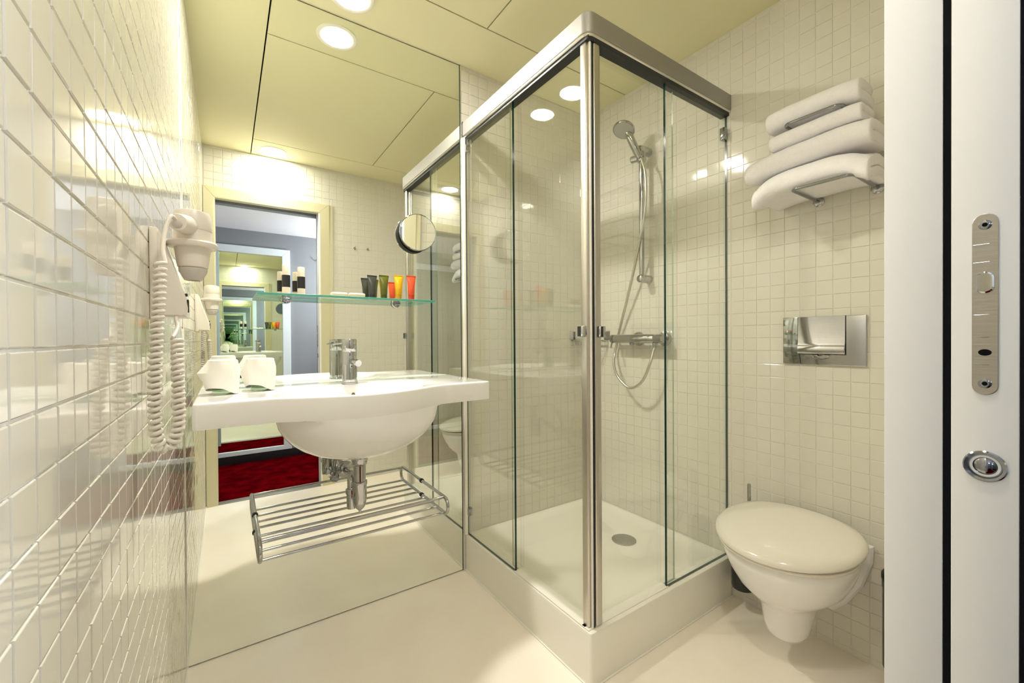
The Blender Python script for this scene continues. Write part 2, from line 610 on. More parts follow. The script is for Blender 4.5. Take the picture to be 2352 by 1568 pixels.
def wall_hook(x, y, z, label, ny=1):
    t = thing('wall_hook', label, 'hook', (x, y, z))
    bm = B()
    lathe(bm, [(.008, 0), (.009, .002), (.008, .004), (.004, .005)], axis_mat((x, y, z), (0, ny, 0)), 16)
    obj('rose', bm, M['chrome'], t)
    bm = B()
    tube(bm, smooth_path([(x, y + ny * .004, z), (x, y + ny * .02, z - .004), (x, y + ny * .03, z + .002), (x, y + ny * .032, z + .012)], 5), .0035, 8)
    obj('prong', bm, M['chrome'], t)


wall_hook(.846, HY, 1.87, 'small chrome hook on the hall wall, seen in the mirror')
wall_hook(.957, YD, 1.815, 'small chrome hook on the door wall in the mirror, nearer the door frame')
wall_hook(1.058, YD, 1.817, 'small chrome hook on the door wall in the mirror, farther from the door frame')

# ------------------------------------------------------------------ big wall mirror
XMIR = 1.0365
bm = B()
box(bm, (.0015, 0, .004), (XMIR, .0065, 2.386))
bm.faces.ensure_lookup_table()
for f in bm.faces:
    f.material_index = 0 if f.normal.y < -.5 else 1
mir = obj('wall_mirror', bm, [M['mirror'], M['mirror_edge']], smooth=0)
tag(mir, 'floor to ceiling frameless mirror covering the wall behind the washbasin', 'mirror')
struct(slab('trim_3', (.0003, -.0032, .002), (.0030, -.0003, ZC - .002), M['white']))
struct(slab('trim_2', (XMIR + .001, -.002, .002), (XMIR + .0035, .006, ZC - .002), M['mirror_edge']))


# ------------------------------------------------------------------ downlights
def downlight(x, y, label, lm='lamp'):
    t = thing('downlight', label, 'ceiling light', (x, y, ZC))
    bm = B()
    lathe(bm, [(.0620, -.0024), (.0620, -.0037), (.0630, -.0040), (.076, -.0040), (.0805, -.0028), (.081, 0)], Matrix.Translation((x, y, ZC)), 48, False, False)
    obj('trim_ring', bm, M['ring'], t)
    bm = B()
    lathe(bm, [(.0622, -.0030), (.05, -.0030), (0, -.0030)], Matrix.Translation((x, y, ZC)), 40, False, False)
    obj('lamp', bm, M[lm], t, label='glowing white lamp disc')


downlight(.522, -.128, 'round recessed ceiling downlight close to the big mirror above the washbasin')
downlight(.400, -1.522, 'round recessed ceiling downlight above the doorway, seen in the mirror', 'lamp2')

# ------------------------------------------------------------------ washbasin
ZT = .935
bs = thing('washbasin', 'wide white ceramic washbasin with a round bowl hung on the mirror wall', 'washbasin', (.505, 0, .9))


def yfront(x):
    u_ = abs(x - .487) / .275
    s = max(0.0, math.cos(min(u_, 1) * PI / 2)) ** 1.25
    return -.425 + (x - .04) * .045 - .092 * s


X0, X1 = .043, .966
out = []
rc = .014
for k in range(9):
    a = PI / 2 * k / 8
    out.append((X0 + rc - rc * math.cos(a), yfront(X0) + rc - rc * math.sin(a)))
for k in range(1, 70):
    x = X0 + rc + (X1 - X0 - 2 * rc) * k / 70
    out.append((x, yfront(x)))
for k in range(9):
    a = PI / 2 * k / 8
    out.append((X1 - rc + rc * math.sin(a), yfront(X1) + rc - rc * math.cos(a)))
for k in range(1, 14):
    out.append((X1, yfront(X1) + rc + (-.0015 - yfront(X1) - rc) * k / 14))
for k in range(0, 41):
    out.append((X1 - (X1 - X0) * k / 40, -.0015))
for k in range(1, 14):
    out.append((X0, -.0015 + (yfront(X0) + rc + .0015) * k / 14))


def ell(cx, cy_, a, b, sq=2.0):
    r = []
    for (x, y) in out:
        th = math.atan2((y - cy_) / b, (x - cx) / a)
        c, s = math.cos(th), math.sin(th)
        k = (abs(c) ** sq + abs(s) ** sq) ** (-1 / sq)
        r.append((cx + a * k * c, cy_ + b * k * s))
    return r


def lerp2(A, Bq, t):
    return [(a[0] + (b[0] - a[0]) * t, a[1] + (b[1] - a[1]) * t) for a, b in zip(A, Bq)]


def at(r, z):
    return [Vector((x, y, z)) for x, y in r]


rings = []
cav = ell(.487, -.292, .222, .168)
for t_ in (.12, .3, .5, .68, .82, .91, .965):
    rings.append(at(ell(.487 + .012 * (1 - t_), -.292 + .02 * (1 - t_), .222 * t_, .168 * t_), ZT - .004 - .115 * (1 - t_ ** 3.2)))
rings.append(at(cav, ZT - .0045))
rings.append(at(ell(.487, -.292, .230, .176), ZT - .001))
ins2, ins1 = inset(out, .007), inset(out, .0022)
rings.append(at(lerp2(ell(.487, -.292, .230, .176), ins2, .35), ZT))
rings.append(at(ins2, ZT))
rings.append(at(ins1, ZT - .002))
rings.append(at(out, ZT - .007))
rings.append(at(out, ZT - .066))
rings.append(at(inset(out, .0012), ZT - .0685))


def bowl_ring(s, z, a=.262, b=.245, cy_=-.262):
    e = ell(.507, cy_, a * s, b * s, 2.15)
    lim = inset(out, .0012)
    res = []
    for p, q in zip(e, lim):
        c = Vector((.507, -.262))
        dp, dq = (Vector(p) - c).length, (Vector(q) - c).length
        res.append(p if dp < dq else q)
    return at(res, z)


rings.append(bowl_ring(1.05, ZT - .0695))
rings.append(bowl_ring(1.008, ZT - .074))
for t_ in (.06, .14, .26, .40, .54, .67, .79, .89, .96, .995):
    rings.append(bowl_ring((1 - t_ ** 2.1) ** .5, ZT - .078 - .166 * t_, cy_=-.262 + .012 * t_))
loftb = loft(B(), rings)
obj('bowl_body', loftb, M['ceramic'], bs, smooth=40)
bm = B()
lathe(bm, [(.0, .001), (.016, .002), (.021, .0015), (.022, -.002)], Matrix.Translation((.495, -.275, ZT - .118)), 28, cap0=False)
obj('drain_plug', bm, M['chrome'], bs)
bm = B()
lathe(bm, [(.0035, 0), (.004, .001), (.006, .001), (.0065, -.001)], axis_mat((.508, -.152, .8965), (-.05, -1, .55)), 16, cap0=True)
obj('overflow_hole', bm, M['chrome_dark'], bs)
bm = B()
lathe(bm, [(.011, 0), (.011, -.014), (.0075, -.018), (.0075, -.03), (.012, -.032), (.012, -.04)], Matrix.Translation((.445, -.035, .70)), 20)
obj('fixing_nut', bm, M['plastic'], bs)

# tap
tp = thing('basin_tap', 'chrome cylindrical mixer tap standing on the washbasin by the mirror', 'tap', (.504, -.115, ZT))
bm = B()
T = Matrix.Translation((.504, -.115, ZT))
lathe(bm, [(.0295, 0), (.0295, .003), (.0268, .005), (.0262, .118), (.0255, .1195)], T, 40)
obj('body', bm, M['chrome'], tp)
bm = B()
lathe(bm, [(.0252, .1195), (.0262, .121), (.0262, .163), (.0245, .1665), (.0, .1675)], T, 40, cap1=False)
cap_ = obj('lever_cap', bm, M['chrome'], tp)
bm = B()
tube(bm, [(.49, -.098, ZT + .152), (.458, -.060, ZT + .147)], [.0032, .0026], 12)
obj('lever_pin', bm, M['chrome'], tp)
bm = B()
tube(bm, [(.508, -.132, ZT + .084), (.513, -.156, ZT + .081), (.517, -.172, ZT + .079)], [.0105, .0105, .0112], 20)
tube(bm, [(.517, -.170, ZT + .079), (.520, -.182, ZT + .077)], [.0128, .0125], 24)
obj('spout', bm, M['chrome'], tp)

# bottle trap and angle valve
tr_ = thing('bottle_trap', 'chrome bottle trap and waste pipe under the washbasin bowl', 'pipe', (.502, -.255, .51))
T = Matrix.Translation((.502, -.255, 0))
bm = B()
lathe(bm, [(.0285, .690), (.0285, .676), (.026, .672), (.026, .664), (.0225, .660)], T, 32)
obj('waste_collar', bm, M['chrome'], tr_)
bm = B()
lathe(bm, [(.0205, .672), (.0205, .595)], T, 32)
obj('tailpipe', bm, M['chrome'], tr_)
bm = B()
lathe(bm, [(.0215, .604), (.0255, .602), (.0255, .592), (.0235, .588), (.0235, .548), (.022, .530), (.017, .512), (.010, .504), (.0045, .500), (.004, .494), (0, .492)], T, 32, cap1=False)
obj('bottle', bm, M['chrome'], tr_)
bm = B()
lathe(bm, [(.0155, .505), (.0165, .53), (.0165, .556), (.0195, .558), (.0195, .572), (.016, .575)], Matrix.Translation((.479, -.232, 0)), 24)
obj('outlet_socket', bm, M['chrome'], tr_)
bm = B()
tube(bm, smooth_path([(.479, -.232, .56), (.479, -.232, .592), (.483, -.214, .612), (.492, -.175, .613), (.503, -.10, .594), (.508, -.05, .582), (.510, -.002, .578)], 7), .0135, 20)
obj('waste_pipe', bm, M['chrome'], tr_)
bm = B()
lathe(bm, [(.034, 0), (.034, .003), (.031, .007), (.02, .013), (.0145, .016)], axis_mat((.510, -.001, .578), (0, -1, 0)), 32)
obj('wall_rosette', bm, M['chrome'], tr_)

av = thing('angle_valve', 'small chrome angle valve with a knob on the mirror beneath the washbasin', 'valve', (.462, -.002, .575))
bm = B()
lathe(bm, [(.024, 0), (.023, .004), (.012, .007), (.010, .03), (.0125, .032), (.0125, .05)], axis_mat((.462, -.0015, .575), (0, -1, 0)), 24)
obj('valve_body', bm, M['chrome'], av)
bm = B()
lathe(bm, [(.008, .0), (.0165, .004), (.0165, .018), (.012, .022), (0, .023)], axis_mat((.462, -.045, .572), (-.25, -.9, -.45)), 12, cap1=False)
obj('knob', bm, M['chrome_dark'], av)
bm = B()
tube(bm, smooth_path([(.462, -.042, .58), (.462, -.042, .62), (.468, -.06, .66), (.475, -.085, .72)], 6), .0065, 12)
obj('supply_hose', bm, M['chrome_dark'], av)

# ------------------------------------------------------------------ chrome rack under the basin
rk = thing('towel_rack', 'chrome rod rack fixed to the mirror below the washbasin', 'rack', (.52, 0, .40))
ZU, ZL = .467, .404
for xa, nm in ((.199, 'a'), (.835, 'b')):
    bm = B()
    yb_ = -.236
    pts = [(xa, -.002, ZU), (xa, -.08, ZU), (xa, -.16, ZU), (xa, yb_, ZU)]
    hz = (ZU - ZL) / 2
    for k in range(1, 12):
        a = PI * k / 12
        pts.append((xa, yb_ - hz * math.sin(a), ZL + hz + hz * math.cos(a)))
    pts += [(xa, yb_, ZL), (xa, -.16, ZL), (xa, -.08, ZL), (xa, -.002, ZL)]
    tube(bm, pts, .0068, 14)
    obj('side_loop', bm, M['chrome'], rk)
    for z in (ZU, ZL):
        bm = B()
        lathe(bm, [(.0072, 0), (.0098, .0005), (.0098, .004), (.0072, .0045)], axis_mat((xa, -.0012, z), (0, -1, 0)), 20)
        obj('wall_collar', bm, M['black'], rk)
for y, z, r in ((-.040, ZL, .0048), (-.100, ZL, .0048), (-.165, ZL, .0048), (-.236, ZL, .0048), (-.236, ZU, .0055)):
    bm = B()
    tube(bm, [(.199, y, z), (.4, y, z), (.6, y, z), (.835, y, z)], r, 12)
    obj('rod', bm, M['chrome'], rk)

# ------------------------------------------------------------------ glass shelf and toiletries
sh = thing('glass_shelf', 'narrow green-edged glass shelf on two chrome clips across the mirror', 'shelf', (.525, 0, 1.255))
bm = B()
box(bm, (.204, -.138, 1.2535), (.846, -.004, 1.2615), .0006, 1)
for f in bm.faces:
    f.material_index = 0 if abs(f.normal.z) > .9 else 1
obj('pane', bm, [M['shelf_glass'], M['shelf_edge']], sh, smooth=0)
for x in (.305, .722):
    bm = B()
    lathe(bm, [(.0185, .001), (.0185, .007), (.0165, .010), (.0125, .0105), (.0115, .007), (.009, .007), (.0085, .012), (0, .013)], axis_mat((x, -.0005, 1.2525), (0, -1, 0)), 32, cap1=False)
    cl_ = obj('clip', bm, M['chrome'], sh)
    bm = B()
    box(bm, (x - .0115, -.030, 1.2462), (x + .0115, -.005, 1.2530), .001, 1)
    obj('support_tongue', bm, M['chrome_dark'], cl_)
ZS = 1.2616


def bottle(x, y, label):
    t = thing('toiletry_bottle', label, 'bottle', (x, y, ZS), 'white bottles with black labels on the glass shelf')
    T = Matrix.Translation((x, y, ZS))
    bm = B()
    lathe(bm, [(.0118, 0), (.0132, .0012), (.0132, .070), (.0128, .072)], T, 28)
    obj('body', bm, M['cream'], t)
    bm = B()
    lathe(bm, [(.0132, .026), (.01345, .0262), (.01345, .0688), (.0132, .069)], T, 28, False, False)
    obj('label_band', bm, M['label_black'], t, label='black label band')
    bm = B()
    lathe(bm, [(.0122, .072), (.0122, .1025), (.0112, .104), (0, .1045)], T, 28, cap1=False)
    obj('cap', bm, M['cream'], t)


bottle(.297, -.085, 'white bottle with black label on the glass shelf, farther from the tubes')
bottle(.348, -.068, 'white bottle with black label on the glass shelf, nearer the colour tubes')


def squeeze_tube(x, y, body, cap, label, rot=0):
    t = thing('toiletry_tube', label, 'tube', (x, y, ZS), 'colour toiletry tubes on the glass shelf')
    c, s = math.cos(rot), math.sin(rot)

    def ring(a, b, z, n=24):
        return [Vector((x + a * math.cos(2 * PI * i / n) * c - b * math.sin(2 * PI * i / n) * s, y + a * math.cos(2 * PI * i / n) * s + b * math.sin(2 * PI * i / n) * c, ZS + z)) for i in range(n)]
    bm = B()
    loft(bm, [ring(.0105, .0105, 0), ring(.0118, .0118, .001), ring(.0122, .0122, .0185), ring(.0115, .0115, .0192)])
    obj('cap', bm, cap, t)
    bm = B()
    loft(bm, [ring(.0118, .0118, .0192), ring(.0132, .0132, .0215), ring(.0142, .0128, .045), ring(.0165, .0095, .068), ring(.0190, .0045, .086), ring(.0200, .0012, .092)])
    obj('body', bm, body, t)
    bm = B()
    box(bm, (-.0203, -.001, .0915), (.0203, .001, .0985), .0003, 1)
    bmesh.ops.transform(bm, matrix=Matrix.Translation((x, y, ZS)) @ Matrix.Rotation(rot, 4, 'Z'), verts=bm.verts[:])
    obj('crimp', bm, body, t)


squeeze_tube(.611, -.046, M['grey_tube'], M['grey_cap'], 'charcoal grey tube on the glass shelf', .12)
squeeze_tube(.651, -.072, M['olive_tube'], M['olive_cap'], 'olive green tube on the glass shelf', .05)
squeeze_tube(.702, -.100, M['yellow_tube'], M['yellow_cap'], 'yellow tube on the glass shelf', .0)
squeeze_tube(.749, -.118, M['red_tube'], M['red_cap'], 'orange red tube on the glass shelf', .06)


def soap(x, y, label):
    bm = B()
    box(bm, (x - .029, y - .016, ZS), (x + .029, y + .016, ZS + .015), .006, 3)
    tag(obj('wrapped_soap', bm, M['soap']), label, 'soap', 'wrapped soaps on the glass shelf')


soap(.470, -.108, 'cream wrapped soap on the glass shelf, nearer the bottles')
soap(.534, -.112, 'cream wrapped soap on the glass shelf, beside the charcoal tube')

# round shaving mirror
sm = thing('shaving_mirror', 'round magnifying mirror stuck on the big mirror beside the shower', 'mirror', (.815, 0, 1.565))
T = axis_mat((.815, -.0185, 1.563), (-.20, -1, -.03))
bm = B()
lathe(bm, [(.070, 0), (.0775, .002), (.0795, .010), (.0795, .021), (.0780, .0245)], T, 64)
obj('case', bm, M['black'], sm)
bm = B()
lathe(bm, [(.0780, .0245), (.0790, .026), (.0775, .0275), (.0755, .0265)], T, 64, False, False)
obj('rim', bm, M['chrome'], sm)
bm = B()
lathe(bm, [(.0760, .0262)] + [(.076 * k / 10, 0.0262 - .0005 * (1 - (k / 10) ** 2)) for k in range(9, -1, -1)], T, 64, False, False)
obj('lens', bm, M['mirror'], sm, smooth=60)


bm = B()
lathe(bm, [(.030, 0), (.030, .004), (.014, .010), (.012, .020)], axis_mat((.815, -.0005, 1.563), (0, -1, 0)), 28)
obj('suction_foot', bm, M['black'], sm)


# paper-covered tumblers
def tumbler(x, y, label, a0, spike):
    t = thing('covered_tumbler', label, 'glass', (x, y, ZT), 'paper-covered tumblers on the washbasin')
    T = Matrix.Translation((x, y, ZT + .0005))
    bm = B()
    lathe(bm, [(.0, 0), (.026, 0), (.0295, .004), (.033, .088), (.0318, .088), (.028, .008), (0, .007)], T, 32, False, False)
    obj('tumbler', bm, M['tumbler'], t)
    n = 28
    rings = []
    for k, (r0, z0, sp, wave) in enumerate(((.041, .008, .2, .62), (.043, .036, .5, .4), (.0445, .064, 1., .15), (.044, .079, .55, 0), (.041, .094, .15, 0), (.0395, .104, 0, 0), (.036, .1055, 0, 0))):
        ring = []
        for i in range(n):
            th = 2 * PI * i / n
            d = math.cos(th - spike)
            r = r0 * (1 + .05 * math.cos(4 * (th - a0))) + .024 * sp * max(0, d) ** 6
            r *= 1 + .02 * math.sin(5 * th + k)
            z = z0 + wave * .022 * (max(0, math.cos(th - a0)) ** 1.3 - .85 * max(0, math.cos(th - a0 - 2.2)))
            ring.append(Vector((x + r * math.cos(th), y + r * math.sin(th), ZT + max(z, .001))))
        rings.append(ring)
    bm = B()
    loft(bm, rings, cap0=False)
    obj('paper_cover', bm, M['paper'], t, smooth=18)


tumbler(.110, -.205, 'tumbler under a white paper cover on the washbasin, nearer the tiled wall', -2.2, PI)
tumbler(.212, -.165, 'tumbler under a white paper cover on the washbasin, nearer the tap', -2.25, PI * .8)

# ------------------------------------------------------------------ hair dryer
hd = thing('hair_dryer', 'ivory wall-mounted hair dryer with a coiled cord on the tiled wall', 'hair dryer', (0, -.70, 1.22))
poly = [(.0005, 1.146), (.0005, 1.312), (.014, 1.312), (.020, 1.30), (.030, 1.262), (.044, 1.215), (.0535, 1.185), (.056, 1.165), (.055, 1.146)]
bm = B()
prism(bm, poly, -.738, -.655, lambda u, v, w: (u, w, v), .004)
wp = obj('wall_holder', bm, M['plastic'], hd)
obj('back_plate', box(B(), (.0003, -.742, 1.142), (.0125, -.65, 1.315), .002), M['plastic'], wp)
bm = B()
box(bm, (.054, -.716, 1.156), (.0575, -.708, 1.182), .001, 1)
box(bm, (.051, -.716, 1.188), (.0555, -.708, 1.194), .001, 1)
obj('switch_slot', bm, M['black'], wp, kind='stuff')
T = Matrix.Translation((.064, -.70, 0))
bm = B()
lathe(bm, [(.036, 1.287), (.0405, 1.288), (.0425, 1.292), (.0425, 1.2965), (.040, 1.300), (.033, 1.301)], T, 40)
obj('holder_ring', bm, M['plastic'], wp)
bm = B()
lathe(bm, [(.0235, 1.2475), (.0255, 1.2490), (.0300, 1.280), (.0310, 1.300), (.0330, 1.302), (.0325, 1.322)], T, 40)
obj('barrel', bm, M['plastic'], hd)
bm = B()
lathe(bm, [(.0325, 1.3225), (.0328, 1.3232), (.0312, 1.354), (.0285, 1.3600), (.018, 1.3635), (0, 1.3645)], T, 40, cap1=False)
obj('motor_housing', bm, M['plastic'], hd)
bm = B()
lathe(bm, [(.0225, 1.2472), (.0240, 1.2468), (.0238, 1.240), (.0145, 1.2225), (.0125, 1.2222), (.0125, 1.235), (0, 1.236)], T, 40, cap1=False)
obj('nozzle', bm, M['plastic_d'], hd, label='grey-beige tapered nozzle')
bm = B()
tube(bm, [(.060, -.712, 1.329), (.052, -.742, 1.326), (.046, -.764, 1.3235), (.0445, -.769, 1.323)], [.0195, .0185, .0165, .0150], 24)
hn = obj('handle', bm, M['plastic'], hd)
bm = B()
lathe(bm, [(.0085, 0), (.0085, .004), (.006, .006), (0, .0065)], axis_mat((.0455, -.766, 1.3195), (-.35, -.9, -.1)), 20, cap1=False)
obj('switch_button', bm, M['plastic_d'], hn)
# cord: straight lead, coil, and back up to the holder
cpts = smooth_path([(.026, -.835, 1.234), (.0255, -.85, 1.18), (.0225, -.865, 1.10), (.0205, -.87, 1.02), (.0205, -.87, .968), (.0245, -.87, .932), (.034, -.865, .919), (.046, -.865, .936), (.0505, -.86, .975), (.0485, -.845, 1.05), (.0465, -.82, 1.105)], 40)
L = [0]
for a, b in zip(cpts, cpts[1:]):
    L.append(L[-1] + (b - a).length)
tot = L[-1]
turns, per = 52, 10
hel = []
nrm = Vector((1, 0, 0))
j = 0
for i in range(turns * per + 1):
    s = i / (turns * per)
    s = (s * .62 + .38 * s ** .9)
    d = s * tot
    while j < len(L) - 2 and L[j + 1] < d:
        j += 1
    f = (d - L[j]) / max(L[j + 1] - L[j], 1e-9)
    p = cpts[j].lerp(cpts[j + 1], f)
    tg = (cpts[j + 1] - cpts[j]).normalized()
    nrm = (nrm - tg * nrm.dot(tg)).normalized()
    bi = tg.cross(nrm)
    ph = 2 * PI * i / per
    rr = .0066
    hel.append(p + nrm * math.cos(ph) * rr + bi * math.sin(ph) * rr)
lead = smooth_path([(.042, -.768, 1.327), (.036, -.785, 1.328), (.030, -.80, 1.30), (.028, -.82, 1.262), hel[0]], 6)
tail = smooth_path([hel[-1], (.045, -.79, 1.125), (.040, -.75, 1.140), (.038, -.72, 1.15)], 5)
bm = B()
tube(bm, lead[:-1] + hel + tail[1:], .0036, 7)
obj('coiled_cord', bm, M['plastic'], hd, smooth=60)

# ------------------------------------------------------------------ shower tray
XS, YS, ZTR = 1.051, -.8335, .171
ty = thing('shower_tray', 'raised white square shower tray in the corner of the room', 'shower tray', (1.47, -.42, 0))


def rrect(x0, x1, y0, y1, r, n=6):
    return arc(x1 - r, y1 - r, r, 0, 90, n) + arc(x0 + r, y1 - r, r, 90, 180, n) + arc(x0 + r, y0 + r, r, 180, 270, n) + arc(x1 - r, y0 + r, r, 270, 360, n)


def rr(i, r, z, wi=None):
    wi = i if wi is None else wi
    return [Vector((*p, z)) for p in rrect(XS + i, W - .001 - wi, YS + i, -.001 - wi, r)]


bm = B()
loft(bm, [rr(0, .010, .001, 0), rr(0, .010, ZTR - .010, 0), rr(.003, .010, ZTR - .0028, 0), rr(.010, .012, ZTR, 0), rr(.052, .03, ZTR, .012), rr(.060, .035, ZTR - .003, .016), rr(.075, .05, ZTR - .014, .03), rr(.11, .07, ZTR - .018, .06), rr(.3, .05, ZTR - .021, .25)])
obj('tray_body', bm, M['tray'], ty, smooth=40)
bm = B()
lathe(bm, [(.056, 0), (.056, .003), (.050, .006), (.03, .0085), (0, .0092)], Matrix.Translation((1.652, -.448, ZTR - .020)), 40, cap1=False)
obj('drain_cover', bm, add_noise(mat('worn_steel', (.42, .42, .41), .3, 1.0), 180, .3, (.55, .55, .53), .3), ty, label='round worn steel drain cover')
bm = B()
box(bm, (XS - .0045, YS - .0045, .0005), (XS + .002, -.001, .0045), .001, 1)
box(bm, (XS - .0045, YS - .0045, .0005), (W - .001, YS + .002, .0045), .001, 1)
obj('sealant', bm, M['white'], ty, kind='stuff')

# ------------------------------------------------------------------ shower enclosure
se = thing('shower_enclosure', 'glass corner shower enclosure with sliding doors under a grey aluminium rail', 'shower', (1.47, -.42, ZTR))
ZR0, ZR1, ZG0 = 2.046, 2.121, .1735


def lpoly(e, rcn, d):
    """L outline of the rail: outer face inset by e, depth to d"""
    x, y = XS + e, YS + e
    return [(x, -.0015), (x, y + rcn)] + arc(x + rcn, y + rcn, rcn, 180, 270, 8)[1:] + [(W - .0015, y), (W - .0015, YS + d), (XS + d, YS + d), (XS + d, -.0015)]


bm = B()
prism(bm, lpoly(0, .03, .052), ZR0 + .010, ZR1, xyz, .002)
obj('header_rail', bm, M['alu'], se)
bm = B()
prism(bm, lpoly(.0015, .028, .05), ZR0, ZR0 + .0102, xyz, .003)
obj('rail_lip', bm, M['alub'], se, label='polished lower lip of the rail')
bm = B()
prism(bm, lpoly(.009, .006, .046), ZR0 - .010, ZR0 + .001, xyz)
obj('door_track', bm, M['black'], se, label='black track under the rail')
obj('end_plate', box(B(), (XS - .003, -.0075, ZR0 - .006), (XS + .055, -.0012, ZR1 + .003), .001), M['chrome_dark'], se)


M['edge2'] = mat('glass_edge_pale', (.30, .36, .28), .2)


def pane(a, b, name, em='edge'):
    bm = B()
    box(bm, a, b)
    d = [b[i] - a[i] for i in range(3)]
    ax = d.index(min(d))
    for f in bm.faces:
        f.material_index = 0 if abs(f.normal[ax]) > .9 else 1
    return obj(name, bm, [M['pane'], M[em]], se, smooth=0)


ZG1 = ZR0 - .002
pane((1.0600, -.405, ZG0), (1.0690, -.008, ZG1), 'fixed_pane')
pane((1.0775, -.795, ZG0), (1.0835, -.362, ZG1 - .006), 'sliding_pane', 'edge2')
pane((1.464, -.8150, ZG0), (W - .002, -.8060, ZG1), 'fixed_pane')
pane((1.100, -.7980, ZG0), (1.534, -.7920, ZG1 - .006), 'sliding_pane', 'edge2')
prof_l = obj('door_profile', box(B(), (1.0640, -.812, ZG0), (1.0850, -.783, ZG1 - .004), .005, 3), M['prof'], se)
prof_r = obj('door_profile', box(B(), (1.0885, -.8225, ZG0), (1.1170, -.8010, ZG1 - .004), .005, 3), M['prof'], se)
obj('magnetic_seal', box(B(), (1.0735, -.8190, ZG0), (1.0800, -.8125, ZG1 - .004), .001, 1), M['white'], se)
obj('magnetic_seal', box(B(), (1.0810, -.8200, ZG0), (1.0872, -.8135, ZG1 - .004), .001, 1), M['black'], se)
obj('wall_profile', box(B(), (1.0455, -.016, ZTR), (1.0600, -.001, ZR0), .002), M['white'], se, label='white wall strip beside the mirror')
bm = B()
box(bm, (1.0575, -.80, ZTR - .0005), (1.0905, -.40, ZTR + .0035), .001, 1)
box(bm, (1.0575, -.8175, ZTR - .0005), (1.47, -.785, ZTR + .0035), .001, 1)
obj('bottom_guide', bm, M['white'], se)
for (a, b) in (((1.0565, -.030, 1.975), (1.0745, -.004, 2.012)), ((1.0565, -.030, .262), (1.0745, -.004, .300)), ((W - .030, -.8205, 1.935), (W - .004, -.7985, 1.985)), ((W - .030, -.8205, .25), (W - .004, -.7985, .288))):
    obj('glass_clamp', box(B(), a, b, .0025), M['chrome_dark'], se)
# block handles on the two door profiles
for a, b in (((1.046, -.812, 1.103), (1.066, -.786, 1.139)), ((1.094, -.842, 1.101), (1.117, -.8205, 1.137))):
    h = obj('block_handle', box(B(), a, b, .003), M['chrome'], se, label='small chrome block handle')
obj('handle_inlay', box(B(), (1.0455, -.8015, 1.105), (1.0462, -.7865, 1.137), 0), M['black'], se, smooth=0)
obj('handle_inlay', box(B(), (1.0945, -.8425, 1.103), (1.1035, -.8418, 1.135), 0), M['black'], se, smooth=0)

# wire soap basket in the shower corner
sb = thing('soap_basket', 'small chrome wire soap basket in the shower corner', 'basket', (1.86, -.03, 1.06))
Xb, Yb = 1.735, -.140
bm = B()
for z, r in ((1.085, .004), (1.056, .0025)):
    pts = [(Xb, -.004, z), (Xb, -.035, z), (Xb + .04, -.095, z), (W - .045, Yb + .01, z), (W - .004, Yb, z)]
    tube(bm, smooth_path(pts, 6), r, 10)
    tube(bm, [(Xb, -.0045, z), (W - .004, -.0045, z), (W - .0045, -.0045, z), (W - .0045, Yb, z)], r, 8)
obj('frame', bm, M['chrome'], sb)
for k in range(7):
    bm = B()
    t_ = (k + .5) / 7
    P0 = Vector((Xb + (W - Xb) * t_, -.006, 1.057))
    x = P0.x
    yf_ = -.035 - .06 * min(1, (x - Xb) / .045) - .04 * max(0, (x - Xb - .045) / (W - Xb - .045))
    tube(bm, [(x, -.006, 1.083), (x, -.006, 1.057), (x, yf_, 1.057), (x, yf_, 1.083)], .0015, 6)
    obj('wire', bm, M['chrome'], sb)
for a, b in (((Xb - .012, -.004, 1.09), (Xb + .03, -.0012, 1.138)), ((W - .004, Yb - .012, 1.09), (W - .0012, Yb + .03, 1.138))):
    obj('mount_plate', box(B(), a, b, .001, 1), M['chrome'], sb)

# ------------------------------------------------------------------ shower fittings on the right wall
mx = thing('shower_mixer', 'chrome bar shower mixer on the tiled wall inside the shower', 'tap', (W, -.40, 1.09))
XMX, ZMX = 1.822, 1.094
bm = B()
lathe(bm, [(.0195, 0), (.0225, .004), (.0225, .245), (.0205, .249), (.0205, .256), (.0225, .259), (.0225, .296), (.019, .300), (0, .301)], axis_mat((XMX, -.245, ZMX), (0, -1, 0)), 32, cap1=False)
obj('bar_body', bm, M['chrome_s'], mx)
bm = B()
lathe(bm, [(.0205, 0), (.0225, -.002), (.0225, -.016), (.019, -.021), (0, -.0225)], axis_mat((XMX, -.243, ZMX), (0, -1, 0)), 32, cap1=False)
obj('lever_knob', bm, M['chrome_dark'], mx)
bm = B()
tube(bm, [(XMX - .010, -.236, ZMX - .016), (XMX - .028, -.246, ZMX - .038), (XMX - .034, -.250, ZMX - .046)], [.0048, .0044, .0052], 12)
obj('lever', bm, M['chrome_s'], mx)
for y in (-.352, -.508):
    bm = B()
    lathe(bm, [(.036, .0012), (.036, .008), (.031, .018), (.021, .022), (.018, .05)], axis_mat((W, y, ZMX), (-1, 0, 0)), 32)
    obj('wall_union', bm, M['chrome_s'], mx)
bm = B()
lathe(bm, [(.012, 0), (.012, -.012), (.0095, -.014), (.0095, -.022)], Matrix.Translation((XMX, -.497, ZMX - .020)), 20)
obj('hose_outlet', bm, M['chrome_s'], mx)
bm = B()
lathe(bm, [(.013, .0), (.0135, -.007), (.009, -.011), (0, -.0115)], Matrix.Translation((XMX, -.36, ZMX - .0205)), 20, cap1=False)
obj('diverter_button', bm, M['chrome_dark'], mx)

